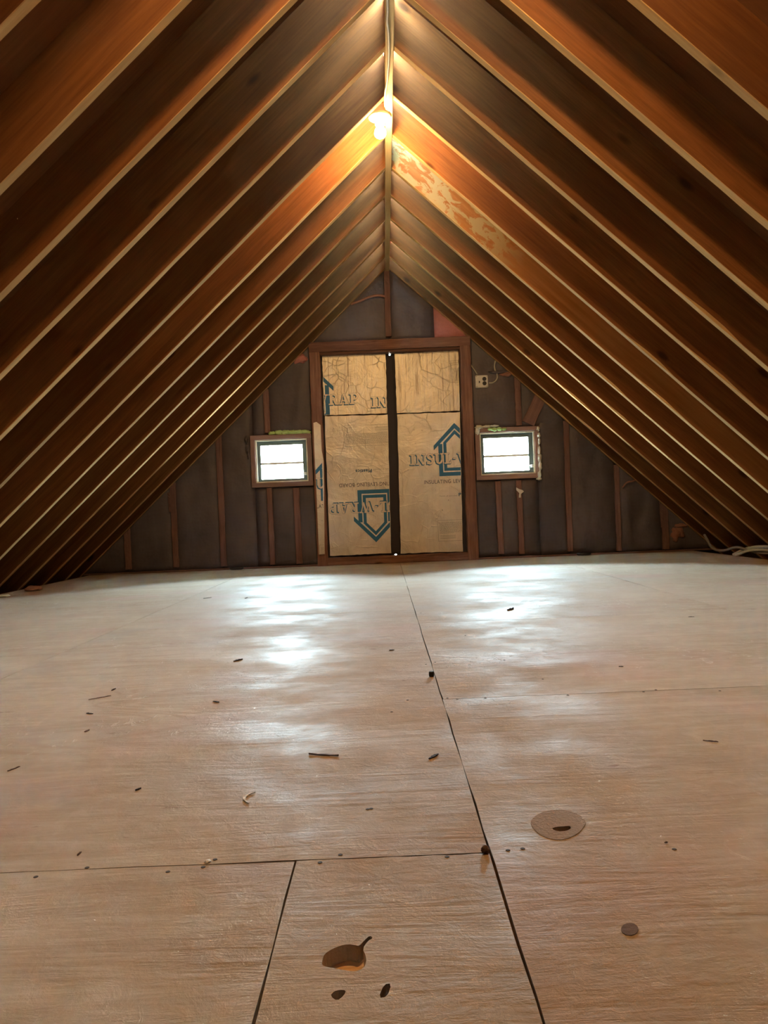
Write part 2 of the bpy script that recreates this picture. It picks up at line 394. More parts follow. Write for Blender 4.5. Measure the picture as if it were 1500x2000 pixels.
for i, (r, holes, t) in enumerate(sheets):
    x0, y0, x1, y1 = r; cx, cy = (x0+x1)/2, (y0+y1)/2
    q = (x0+GAP-cx, y0+GAP-cy, x1-GAP-cx, y1-GAP-cy)
    bm = bmesh.new(); poly_slab(bm, wob(q, i+5), [[(a-cx, b-cy) for a, b in h] for h in holes], .017, base=-.0175)
    o = mesh_obj('plywood_sheet', bm, M['ply'], floor, loc=(cx, cy, .0005*((i*7)%3))); o.location.z = 0
    sheet_objs.append((r, o))
def sheet_at(p):
    for r, o in sheet_objs:
        if r[0] <= p.x < r[2] and r[1] <= p.y < r[3]: return o
    return sheet_objs[0][1]
# nail heads, dimpled along the joints
nbm = bmesh.new(); lathe(nbm, [(.0001,.0001),(.0024,.0001),(.0030,-.0002),(.0030,-.002)], 10); nail_me = bpy.data.meshes.new('nail'); bmesh.ops.recalc_face_normals(nbm, faces=nbm.faces); nbm.to_mesh(nail_me); nbm.free(); nail_me.materials.append(M['nail'])
nails = [(70,1712),(170,1694),(328,1702),(397,1693),(420,1678),(625,1684),(665,1669),(873,1673),(992,1660),(1021,1657),(874,1363),(893,1365),(948,1363),(796,1367),(1109,1357),(1257,1351),(1406,1349),(1281,1347),(832,1297),(850,1293),(765,1390),(718,1580),(725,1579),(822,1197),(909,1241),(1317,1658),(985,1289),(1060,1326)]
for x, y in nails:
    p = onfloor(x, y); par = sheet_at(p)
    o = bpy.data.objects.new('nail', nail_me); C.objects.link(o); o.parent = par; o.location = p-par.location
# grey filler plug round the slit, and a round knot
def disc_patch(name, loop, m, par, h=.0006, hole=None):
    bm = bmesh.new(); poly_slab(bm, [(a-par.location.x, b-par.location.y) for a, b in loop], [[(a-par.location.x, b-par.location.y) for a, b in hh] for hh in (hole or [])], h, base=-.0002)
    return mesh_obj(name, bm, m, par)
rp = sheet_at(onfloor(1097,1617))
plug = [(1090+54*math.cos(a)*(1-.12*abs(math.sin(a))), 1606+ (34 if math.sin(a) > 0 else 25)*math.sin(a)) for a in [i*2*PI/36 for i in range(36)]]
disc_patch('filler_plug', pxloop(plug), M['plug'], rp, .0003, [slit])
kn = [(1230+17*math.cos(a), 1815+12*math.sin(a)) for a in [i*2*PI/20 for i in range(20)]]
disc_patch('knot', pxloop(kn), M['knotring'], rp, .0005)

# ------------------------------------------------------------------ roof: rafters, ridge board, sheathing
ceiling = setp(empty('ceiling', (RX, 0, RBZ)), kind='structure')
CL = Vector((RX, 0, RBZ))
BELOW = -.13
L = (RBZ-BELOW)/st
def rafter_mesh(seed, plumb=True):
    rnd = random.Random(seed); bm = bmesh.new(); N = 34; rings = []
    x0b, x0t = 0.0, -tt*RD; x1b, x1t = L, L+RD/tt
    ph = rnd.uniform(0, 9)
    for i in range(N+1):
        t = i/N; r = []
        def X(b): # interpolate by height in the board
            f = b/RD; return (x0b+(x0t-x0b)*f)*(1-t)+(x1b+(x1t-x1b)*f)*t
        wane = 0.0
        wn = noise.noise(Vector((t*7+ph, seed, 0)));
        if wn > .25: wane = (wn-.25)*.022
        wv = .0025*noise.noise(Vector((t*3+ph, 5, seed)))
        e = .0018
        j = lambda: rnd.uniform(-.0007, .0007)
        hw = RT/2
        prof = [(-hw+e+wane, 0), (-hw, e+wane*1.6), (-hw, RD), (hw, RD), (hw, e), (hw-e, 0)]
        for a, b in prof: r.append(bm.verts.new((X(b), a+j()+wv, b+(j() if b < RD/2 else 0))))
        rings.append(r)
    for i in range(N):
        for k in range(6):
            f_ = bm.faces.new((rings[i][k], rings[i][(k+1)%6], rings[i+1][(k+1)%6], rings[i+1][k]))
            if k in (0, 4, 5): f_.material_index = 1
    bm.faces.new(rings[0]); bm.faces.new(rings[-1]); bmesh.ops.recalc_face_normals(bm, faces=bm.faces)
    me = bpy.data.meshes.new('rafter'); bm.to_mesh(me); bm.free(); return me
def side_matrix(side, y):
    X = Vector((side*ct, 0, -st)); Z = Vector((side*st, 0, ct)); Yv = Z.cross(X)
    m = Matrix((X, Yv, Z)).transposed().to_4x4(); m.translation = Vector((RX+side*RT/2, y, RBZ))-CL; return m
raf = [rafter_mesh(s) for s in (1, 2, 3, 4)]
for me in raf: me.materials.append(M['rafter']); me.materials.append(M['rafter_lit_edge'])
pm = raf[1].copy(); pm.materials[0] = M['patchy']
for k in range(-4, 12):
    for side in (-1, 1):
        y = Y0+SP*k+RT/2
        if k == 11: y = WY-.005-RT/2
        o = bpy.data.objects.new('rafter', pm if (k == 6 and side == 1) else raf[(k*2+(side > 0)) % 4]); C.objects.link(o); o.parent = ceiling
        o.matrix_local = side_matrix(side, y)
        if k == 6 and side == 1: o['label'] = 'rafter with pale mottled patches'
# sheathing panels, one per bay
def panel_mesh(w_):
    bm = bmesh.new(); th = .015; a = RD+.0005
    P = [(-tt*a-.0, a), (L+a/tt+.2, a), (L+a/tt+.2, a+th), (-tt*(a+th), a+th)]
    f = [bm.verts.new((x, -w_/2, z)) for x, z in P]; b = [bm.verts.new((x, w_/2, z)) for x, z in P]
    bm.faces.new(f); bm.faces.new(b[::-1])
    for i in range(4): bm.faces.new((f[i], f[(i+1)%4], b[(i+1)%4], b[i]))
    bmesh.ops.recalc_face_normals(bm, faces=bm.faces)
    me = bpy.data.meshes.new('roof_sheathing'); bm.to_mesh(me); bm.free(); me.materials.append(M['sheath']); return me
pmesh = panel_mesh(SP-.001); back_len = (Y0-4*SP)+2.6; pback = panel_mesh(back_len)
for k in range(-4, 12):
    for side in (-1, 1):
        o = bpy.data.objects.new('roof_sheathing', pmesh); C.objects.link(o); o.parent = ceiling; o.matrix_local = side_matrix(side, Y0+SP*k+RT/2+SP/2)
for side in (-1, 1):
    o = bpy.data.objects.new('roof_sheathing', pback); C.objects.link(o); o.parent = ceiling; o.matrix_local = side_matrix(side, Y0-4*SP+RT/2-back_len/2)
rb = lumber('ridge_board', (RX, -2.5, RBZ+.225), (RX, WY-.002, RBZ+.225), RT-.0005, .236, M['ridge'], None, 9, .0008, 40, (0,0,-1))
rb.parent = ceiling; rb.matrix_parent_inverse = Matrix.Translation(-CL)
# eave blocking behind the rafter feet and the back gable
for side in (-1, 1):
    bm = bmesh.new(); xe = RX+side*(RT/2+(RBZ-BELOW)/tt+.16); box(bm, min(xe, xe+side*.02), max(xe, xe+side*.02), -2.6, WY+.1, -.17, .22)
    setp(mesh_obj('wall_left' if side < 0 else 'wall_right', bm, M['sheath']), kind='structure')
HWID = (RBZ+.20)/tt*1.05+.35
bm = bmesh.new(); poly_slab(bm, [(-3.4,-.3),(3.6,-.3),(3.6,.2),(RX,RBZ+.55),(-3.4,.2)], [], .03, 'y', -2.55)
setp(mesh_obj('wall_back', bm, M['kraft']), kind='structure')

# ------------------------------------------------------------------ gable wall
wall = setp(empty('wall_far', (0, WY, 0)), kind='structure')
def part_par(o, par):
    o.parent = par; o.matrix_parent_inverse = Matrix.Translation(-Vector(par.location)); return o
def W(x, y, Y=WY): p = at(x, y, Y); return p.x, p.z
# windows: outer frame rectangles (photo corners averaged)
def rect(pts, Y=WY):
    q = [W(x, y, Y) for x, y in pts]      # tl, tr, br, bl
    return (q[0][0]+q[3][0])/2, (q[1][0]+q[2][0])/2, (q[2][1]+q[3][1])/2, (q[0][1]+q[1][1])/2   # x0 x1 z0 z1
WINL = rect([(488,852),(608,846),(612,947),(493,954)])
WINR = rect([(928,838),(1052,831),(1056,934),(930,937)])
DOOR = rect([(603,673),(919,657),(932,1092),(622,1103)])
MPX = WY/F_PX
FW = .052
opL = (WINL[0]+.035, WINL[1]-.035, WINL[2]+.035, WINL[3]-.035); opR = (WINR[0]+.035, WINR[1]-.035, WINR[2]+.035, WINR[3]-.035)
dz0 = .0
opD = (DOOR[0]+.05, DOOR[1]-.05, .02, DOOR[3]-.05)
def rl(r): return [(r[0],r[2]),(r[1],r[2]),(r[1],r[3]),(r[0],r[3])]
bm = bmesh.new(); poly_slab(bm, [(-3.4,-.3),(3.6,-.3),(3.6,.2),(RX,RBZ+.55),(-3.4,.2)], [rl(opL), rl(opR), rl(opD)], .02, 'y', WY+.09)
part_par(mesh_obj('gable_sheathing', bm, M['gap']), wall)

def roofz(x): return RBZ-(abs(x-RX)-RT/2)*tt
def stud(x0, y0, x1, y1, wpx=10, seed=0, mat='stud', dep=.085, jit=.0025):
    a = W(x0, y0); b = W(x1, y1); x = (a[0]+b[0])/2; dx = (a[0]-b[0])/2*.35
    o = lumber('stud', (x-dx, WY+dep, b[1]), (x+dx, WY+dep, a[1]), wpx*MPX, dep, M[mat], None, seed, jit, 14)
    part_par(o, wall); return o
zplate = .0
studs = [(245,1028,252,1112,12),(335,942,345,1108,11),(426,850,437,1106,11.5),(525,953,533,1103,10),(577,953,586,1101,12),
         (518,760,523,845,11),(972,940,980,1082,11),(1012,938,1021,1082,10.5),(1010,735,1014,831,11),
         (1107,822,1113,1077,10.5),(1205,908,1210,1076,9),(1299,984,1301,1073,12.5)]
for i, (a, b, c_, d, w_) in enumerate(studs):
    stud(a, b, c_, d, w_, i+20)
stud(755, 500, 758, 657, 11, 50, 'stud', .085)
# scab pieces beside studs
stud(328, 962, 334, 1000, 5, 51, 'stud', .06); stud(1291, 975, 1294, 1030, 5, 52, 'stud', .05)
# plate along the floor
o = lumber('bottom_plate', (-2.75, WY+.084, .006), (DOOR[0]-.0, WY+.084, .006), .012, .082, M['stud'], None, 60, .002, 20); part_par(o, wall)
o = lumber('bottom_plate', (DOOR[1], WY+.084, .006), (2.9, WY+.084, .006), .012, .082, M['stud'], None, 61, .002, 20); part_par(o, wall)

# kraft-faced batts between the studs
def batt(x0, x1, z0, z1, seed, y=.030, puff=.018, mat='kraft', amp=.006):
    bm = bmesh.new(); nx = max(3, int((x1-x0)/.035)); nz = max(3, int((z1-z0)/.05)); gv = []
    for i in range(nx+1):
        col = []
        for k in range(nz+1):
            u, v_ = i/nx, k/nz; x = x0+(x1-x0)*u; z = z0+(z1-z0)*v_
            e = min(1, 6*u*(1-u)); ez = min(1, 14*v_*(1-v_)+.3)
            yy = y-puff*e*ez+amp*noise.noise(Vector((x*7+seed, z*5, seed*1.3)))+amp*.8*noise.noise(Vector((x*20, z*9, seed*2.3)))*e
            col.append(bm.verts.new((x, WY+yy, z)))
        gv.append(col)
    for i in range(nx):
        for k in range(nz): bm.faces.new((gv[i][k], gv[i+1][k], gv[i+1][k+1], gv[i][k+1]))
    # trim to the roof slopes
    for sd in (-1, 1):
        n_ = Vector((sd*st, 0, ct)); co = Vector((RX+sd*RT/2, 0, RBZ+.10))
        geom = bm.verts[:]+bm.edges[:]+bm.faces[:]
        bmesh.ops.bisect_plane(bm, geom=geom, plane_co=co, plane_no=n_, clear_outer=True)
    if not bm.faces: bm.free(); return
    # give thickness
    r = bmesh.ops.extrude_face_region(bm, geom=bm.faces[:])
    for v in r['geom']:
        if isinstance(v, bmesh.types.BMVert): v.co.y = WY+.084
    o = mesh_obj('insulation_batt', bm, M[mat], None, True); part_par(o, wall); return o
sx_ = lambda x, y: W(x, y)[0]
xsL = [-2.9, sx_(249,1070), sx_(340,1030), sx_(431,980), ]
xs_studs_l = [sx_(249,1070), sx_(340,1030), sx_(431,980), sx_(529,1030)]
xr = [sx_(1017,1010), sx_(1110,950), sx_(1208,990), sx_(1300,1030)]
b_ = [(-2.9, xs_studs_l[0], .012, .75), (xs_studs_l[0], xs_studs_l[1], .012, 1.1), (xs_studs_l[1], xs_studs_l[2], .012, 1.5),
      (xs_studs_l[2], WINL[0]+.02, .012, 2.2), (xs_studs_l[3], sx_(581,1030), .012, WINL[2]+.01), (WINL[0]+.02, xs_studs_l[3], .012, WINL[2]+.01), (sx_(581,1030), DOOR[0]+.02, .012, WINL[2]+.01),
      (WINL[0]+.02, sx_(520,800), WINL[3]-.01, 2.2), (sx_(520,800), DOOR[0]+.02, WINL[3]-.01, 2.4),
      (DOOR[0]-.15, sx_(757,600), DOOR[3]-.01, 2.7), (sx_(757,600), sx_(848,630), DOOR[3]-.01, 2.7), 
      (DOOR[1]-.02, sx_(1012,780), WINR[3]-.01, 2.4), (sx_(1012,780), sx_(1110,880), WINR[3]-.01, 2.2),
      (DOOR[1]-.02, sx_(976,1010), .012, WINR[2]+.01), (sx_(976,1010), xr[0], .012, WINR[2]+.01), (xr[0], WINR[1]-.02, .012, WINR[2]+.01),
      (WINR[1]-.02, xr[1], .012, 1.6), (xr[1], xr[2], .012, 1.6), (xr[2], xr[3], .012, 1.2), (xr[3], 2.95, .012, .9)]
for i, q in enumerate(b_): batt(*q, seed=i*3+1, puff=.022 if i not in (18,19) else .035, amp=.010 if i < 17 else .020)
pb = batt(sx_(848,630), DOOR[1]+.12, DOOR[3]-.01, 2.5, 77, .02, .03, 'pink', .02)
if pb: pb['label'] = 'exposed pink insulation'
# torn kraft flange running from the post, pink tufts on the framing
o = tube('torn_kraft_edge', [at(686,594,WY+.0), at(703,588,WY-.015), at(722,580,WY-.02), at(740,577,WY-.015), at(751,579,WY)], .011, M['dustpink']); part_par(o, wall)
o = tube('torn_kraft_edge', [at(1216,952,WY-.01), at(1224,943,WY-.03), at(1236,940,WY-.02), at(1243,937,WY)], .008, M['dustpink']); part_par(o, wall)
def tuft(x, y, rx, rz, mat, seed, Y=WY, ry=.03, name='insulation_tuft', par=wall):
    p = at(x, y, Y); bm = bmesh.new(); lump(bm, p, rx*MPX, ry, rz*MPX, seed, 3, .5, 3.2); o = mesh_obj(name, bm, M[mat], None, True)
    if par: part_par(o, par)
    return o
tuft(588, 702, 14, 9, 'pink', 3, WY+.02, .04)
tuft(1322, 1042, 13, 16, 'dustpink', 5, WY+.02, .05)
tuft(1332, 1026, 14, 5, 'dustpink', 6, WY+.01, .04)
tuft(975, 727, 20, 3.5, 'kraft', 8, WY+.0, .02); tuft(990, 731, 12, 4, 'dustpink', 9, WY+.0, .02)
# board offcuts nailed diagonally above the right window
o = lumber('brace_block', at(1030,828,WY+.04), at(1056,772,WY+.04), 24*MPX, .04, M['stud'], None, 71, .003, 6); part_par(o, wall)
o = lumber('brace_block', at(1054,832,WY+.06), at(1066,795,WY+.06), 19*MPX, .04, M['stud'], None, 72, .003, 6); part_par(o, wall)

# ------------------------------------------------------------------ door opening
door = setp(empty('door_1', ((DOOR[0]+DOOR[1])/2, WY, 0)), kind='structure')
dx0, dx1, dzt = DOOR[0], DOOR[1], DOOR[3]
JW = 20*MPX
def dl(name, p0, p1, wd, dp, mat, seed, jit=.003, up=(0,-1,0)):
    o = lumber(name, p0, p1, wd, dp, M[mat], None, seed, jit, 22, up); return part_par(o, door)
dl('door_jamb', (dx0+JW/2, WY+.10, .0), (dx0+JW/2, WY+.10, dzt-.082), JW, .145, 'doorframe', 81)
dl('door_jamb', (dx1-JW/2, WY+.10, .0), (dx1-JW/2, WY+.10, dzt-.082), JW, .145, 'doorframe', 82)
dl('door_header', (dx0, WY+.10, dzt-.041), (dx1, WY+.10, dzt-.041), .082, .147, 'doorframe', 83)
dl('door_header', (dx0+JW, WY+.10, dzt-.092), (dx1-JW, WY+.10, dzt-.092), .02, .118, 'doorframe', 84, .001)
dl('door_sill', (dx0+.02, WY+.10, .0325), (dx1-.01, WY+.10, .0325), .063, .135, 'doorframe', 85)
# dark door leaves behind the boards, with the two pinholes of daylight
ph = []
for (x, y) in ((761,692.5),(773,1083.5)):
    c0 = W(x, y, WY+.07); r_ = .0075
    ph.append([(c0[0]+r_*math.cos(a), c0[1]+r_*math.sin(a)) for a in [i*2*PI/10 for i in range(10)]])
bm = bmesh.new(); poly_slab(bm, rl((dx0+.04, dx1-.04, .0, dzt-.05)), ph, .02, 'y', WY+.075); part_par(mesh_obj('door_leaf', bm, M['gap']), door)
FY = WY+.045         # front face of the foil boards
# centre strip
cs = rect([(753,692),(772,690),(778,1082),(764,1084)], FY)
bm = bmesh.new(); 
ctop = W(762, 700, FY); cbot = W(770.5, 1080, FY)
for zz0, zz1 in ((cbot[1], ctop[1]),):
    box(bm, (ctop[0]+cbot[0])/2-.034, (ctop[0]+cbot[0])/2+.030, FY+.008, WY+.0745, zz0, zz1)
part_par(mesh_obj('centre_stile', bm, M['tape']), door)
def quad_board(name, pts, seed, lab=None):
    q = [W(x, y, FY) for x, y in pts]; rnd = random.Random(seed); out = []
    for i in range(4):
        a, b = q[i], q[(i+1)%4]
        for k in range(16):
            t = k/16; out.append((a[0]+(b[0]-a[0])*t+rnd.uniform(-.0022,.0022), a[1]+(b[1]-a[1])*t+rnd.uniform(-.0022,.0022)))
    bm = bmesh.new(); poly_slab(bm, out, [], .022, 'y', FY)
    o = mesh_obj(name, bm, M['foilrib' if seed in (1, 3) else 'foil'], None); part_par(o, door)
    if lab: o['label'] = lab
    xs = [a[0] for a in q]; zs = [a[1] for a in q]
    return o, (max(q[0][0], q[3][0])-.002, min(q[1][0], q[2][0])+.002, max(q[2][1], q[3][1])-.002, min(q[0][1], q[1][1])+.002), q
B = {}
B['ul'] = quad_board('foil_board', [(629,694),(753,691),(756,807),(633,811)], 1, 'upper left foil board, bright and ribbed')
B['ll'] = quad_board('foil_board', [(634,813),(757,810),(764,1080),(645,1086)], 2, 'lower left foil board, printed upside down')
B['ur'] = quad_board('foil_board', [(771,691),(895,684),(898,802),(775,807)], 3, 'upper right foil board with a small print box')
B['lr'] = quad_board('foil_board', [(776,809),(898,805),(904,1077),(783,1081)], 4, 'lower right foil board with upright blue house mark')
# narrow strip over the left jamb
SYF = WY-.062
q = [at(x, y, SYF) for x, y in [(612,826),(618,824),(626,830),(628,880),(632,900),(634,1082),(623,1083),(618,960),(614,880)]]
bm = bmesh.new(); poly_slab(bm, [(p.x, p.z) for p in q], [], .014, 'y', SYF); strip = mesh_obj('foil_strip', bm, M['foil']); part_par(strip, door)
B['st'] = (strip, None, [(p.x, p.z) for p in q])

# --- printing
K = FY/F_PX            # metres per photo pixel on the boards
def quadp(bm, pts, y, mi):
    vs_ = [bm.verts.new((p[0], y, p[1])) for p in pts]
    f = bm.faces.new(vs_); f.material_index = mi
def stroke(pl, w0, w1=None):
    """polyline -> list of quads"""
    out = []; n_ = len(pl)
    L_, R_ = [], []
    for i, p in enumerate(pl):
        a = pl[max(0, i-1)]; b = pl[min(n_-1, i+1)]; d = Vector((b[0]-a[0], b[1]-a[1])); d.normalize()
        w_ = w0 if w1 is None else w0+(w1-w0)*(1-abs(2*i/(n_-1)-1))
        nn = Vector((-d.y, d.x))*w_/2; L_.append((p[0]+nn.x, p[1]+nn.y)); R_.append((p[0]-nn.x, p[1]-nn.y))
    for i in range(n_-1): out.append([L_[i], L_[i+1], R_[i+1], R_[i]])
    return out
def rct(x0, y0, x1, y1): return [(x0,y0),(x1,y0),(x1,y1),(x0,y1)]
def arc(cx, cy, rx, ry, a0, a1, n_=9): return [(cx+rx*math.cos(math.radians(a0+(a1-a0)*i/n_)), cy+ry*math.sin(math.radians(a0+(a1-a0)*i/n_))) for i in range(n_+1)]
GL = {
 'I': (.50, [rct(.12,0,.38,1), rct(0,0,.5,.12), rct(0,.88,.5,1)]),
 'N': (.98, [rct(.12,0,.24,1), rct(0,0,.36,.12), [(.0,1),(.34,1),(.86,0),(.64,0)], rct(.76,.0,.86,1), rct(.62,.88,.98,1)]),
 'S': (.70, stroke([(.60,.72),(.52,.88),(.36,.94),(.18,.88),(.12,.74),(.20,.60),(.36,.52),(.52,.43),(.58,.27),(.50,.12),(.34,.06),(.16,.10),(.08,.28)], .13, .22)+[rct(.56,.66,.64,.98), rct(.04,.02,.12,.34)]),
 'U': (.92, [rct(.12,.30,.36,1), rct(0,.88,.48,1), rct(.68,.3,.80,1), rct(.58,.88,.92,1)]+stroke([(.24,.34),(.28,.16),(.46,.07),(.64,.14),(.74,.34)], .18)),
 'L': (.72, [rct(.12,0,.38,1), rct(0,.88,.5,1), rct(0,0,.66,.12), [(.52,.12),(.66,.12),(.70,.38),(.62,.38)]]),
 '-': (.42, [rct(.06,.40,.36,.56)]),
 'W': (1.34, [[(.06,1),(.32,1),(.52,.0),(.36,.0)], [(.36,0),(.46,.0),(.74,1),(.62,1)], [(.56,1),(.80,1),(1.0,0),(.86,0)], [(.86,0),(.94,0),(1.24,1),(1.14,1)], rct(0,.88,.42,1), rct(.5,.88,.86,1), rct(1.04,.88,1.34,1)]),
 'R': (.94, [rct(.12,0,.38,1), rct(0,0,.5,.12), rct(0,.88,.5,1), [(.42,.46),(.60,.46),(.90,0),(.64,0)], rct(.64,0,.98,.12)]+stroke([(.3,.94),(.55,.93),(.68,.84),(.71,.72),(.66,.60),(.54,.51),(.3,.50)], .12, .17)),
 'A': (.98, [[(.40,1),(.58,1),(.86,.0),(.62,.0)], [(.40,1),(.47,1),(.24,0),(.13,0)], rct(.24,.28,.70,.39), rct(0,0,.36,.12), rct(.54,0,.98,.12)]),
 'P': (.82, [rct(.12,0,.38,1), rct(0,0,.5,.12), rct(0,.88,.5,1)]+stroke([(.3,.94),(.58,.93),(.72,.84),(.76,.70),(.71,.56),(.58,.46),(.3,.44)], .12, .19)),
}
def word(txt, x0, base, capH, total=None):
    ws = sum(GL[c][0] for c in txt)+.06*(len(txt)-1); sc = capH; sxx = (total/(ws*capH)) if total else 1
    out = []; x = 0
    for c in txt:
        wd, ps = GL[c]
        for p in ps: out.append([((x+a)*capH*sxx+x0, base-b*capH) for a, b in p])
        x += wd+.06
    return out
_fc = {}
def font_tris(txt, size, bold=0.0):
    cu = bpy.data.curves.new('t', 'FONT'); cu.body = txt; cu.size = size; cu.fill_mode = 'FRONT'; cu.offset = bold; cu.space_character = 1.08; cu.space_word = 1.25
    t = bpy.data.objects.new('t', cu); C.objects.link(t); dg = bpy.context.evaluated_depsgraph_get(); me = bpy.data.meshes.new_from_object(t.evaluated_get(dg)); bpy.data.objects.remove(t)
    ps = [[(me.vertices[i].co.x, me.vertices[i].co.y) for i in p.vertices] for p in me.polygons]; bpy.data.meshes.remove(me)
    xs = [a for p in ps for a, _ in p]; ys = [b for p in ps for _, b in p]
    return ps, min(xs), max(xs), min(ys), max(ys)
def fit_text(txt, x0, x1, base, cap, bold=0.0):
    ps, a, b, c_, d = font_tris(txt, 1.0, bold); _, _, _, _, dc = font_tris('H', 1.0)
    kx = (x1-x0)/(b-a); ky = cap/dc
    return [[(x0+(u-a)*kx, base-v*ky) for u, v in p] for p in ps]
def design(only=None):
    """layers of polygons in design pixels, y down, origin at the peak: (polys, material index, layer)"""
    Lr = []
    if only in (None, 'logo'):
        P = []
        for s_ in (-1, 1):
            P += [[(0,0),(s_*42,43),(s_*42,52),(0,10.5)], rct(min(s_*33,s_*25),40,max(s_*33,s_*25),103)]
            P += [[(0,13.5),(s_*23,37.5),(s_*23,45),(0,21.5)], rct(min(s_*23,s_*17),37,max(s_*23,s_*17),93)]
        P += [rct(-33,95.5,33,103), rct(-23,87,23,93)]
        Lr.append((P, 0, 0))
    if only in (None, 'word'):
        wd = word('INSUL-WRAP', -89, 79, 21, 178)
        sh = []
        for k in (1.0, 2.0): sh += [[(a-k*.9, b+k*.9) for a, b in p] for p in wd]
        Lr.append((sh, 0, 1))
        ol = []
        for ax, ay in ((.3,0),(-.3,0),(0,.3),(0,-.3)): ol += [[(a+ax, b+ay) for a, b in p] for p in wd]
        Lr.append((ol, 1, 2)); Lr.append((wd, 4, 3))
    if only is None:
        Lr.append((fit_text('INSULATING LEVELING BOARD', -63, 68, 117, 7.0, .01), 2, 1))
        Lr.append((fit_text('Plastics', 3, 35, 143, 6.0, .03), 1, 1))
        Lr.append((fit_text('Panels of extruded', -34, 0, 143, 2.6, 0), 3, 1))
        P = []; x0, y0, x1, y1 = -40, 189, 54, 230
        P += [rct(x0,y0,x1,y0+.5), rct(x0,y1-.5,x1,y1), rct(x0,y0,x0+.5,y1), rct(x1-.5,y0,x1,y1)]
        rnd = random.Random(4)
        for r_ in range(13):
            yy = y0+4+r_*1.75; xx = x0+3; xe = x1-4 if r_ < 12 else x0+30
            while xx < xe:
                l_ = rnd.uniform(1.2, 4.2); P.append(rct(xx, yy, min(xx+l_, xe), yy+.62)); xx += l_+.8
        for r_ in range(3):
            yy = y0+30+r_*2.6; P.append(rct(x0+4, yy, x0+34, yy+.6))
        Lr.append((P, 3, 1))
    return Lr
INKS = [M['blue'], M['darkblue'], M['black_ink'], M['fine_ink'], M['letter']]
def print_on(key, apex_px, rot180, layers, yface=FY, rectclip=None):
    par, _, q = B[key]; ax, az = W(apex_px[0], apex_px[1], yface); kk = yface/F_PX
    bm = bmesh.new(); sgn = -1 if rot180 else 1
    for P, mi, ly in layers:
        for i_, p in enumerate(P):
            pts = [(ax+sgn*a*kk, az-sgn*b*kk) for a, b in p]; quadp(bm, pts, yface-.0006-.0008*ly-2.5e-6*(i_ % 300), mi)
    # trim to the board outline (convex)
    qq = rectclip or q; cx = sum(a for a, _ in qq)/len(qq); cz = sum(b for _, b in qq)/len(qq)
    for i in range(len(qq)):
        a, b = Vector((qq[i][0], 0, qq[i][1])), Vector((qq[(i+1)%len(qq)][0], 0, qq[(i+1)%len(qq)][1]))
        d = (b-a).normalized(); n_ = Vector((-d.z, 0, d.x))
        if (Vector((cx, 0, cz))-a).dot(n_) > 0: n_ = -n_
        bmesh.ops.bisect_plane(bm, geom=bm.verts[:]+bm.edges[:]+bm.faces[:], plane_co=a-n_*.003, plane_no=n_, clear_outer=True)
    me = bpy.data.meshes.new('printing'); bm.to_mesh(me); bm.free()
    for m_ in INKS: me.materials.append(m_)
    o = bpy.data.objects.new('printing', me); C.objects.link(o); o.parent = par; o.matrix_parent_inverse = Matrix.Translation(-Vector(door.location)) if False else par.matrix_world.inverted()
    return o
bpy.context.view_layer.update()
full = design()
print_on('lr', (887, 826), False, full)
print_on('ll', (735, 1059), True, full)
print_on('ul', (607.5, 713.5), False, full[:4]); print_on('ul', (812, 713.5), False, full[1:4])
# small print box on the upper right board
P = []; rnd = random.Random(9)
for p in (rct(0,0,22,.5), rct(0,42,22,42.5), rct(0,0,.5,42.5)): P.append(p)
for r_ in range(15):
    xx = 2
    while xx < 20: l_ = rnd.uniform(1.2, 3.6); P.append(rct(xx, 15+r_*1.7, min(xx+l_, 20), 15.6+r_*1.7)); xx += l_+.7
for r_ in range(2): P.append(rct(3, 4+r_*4, 18, 4.7+r_*4))
print_on('ur', (876, 705), False, [(P, 3, 1)])
scl = [W(612,828,SYF), W(628,828,SYF), W(634,1082,SYF), W(622,1082,SYF)]
print_on('st', (656, 874), False, full, SYF, scl)

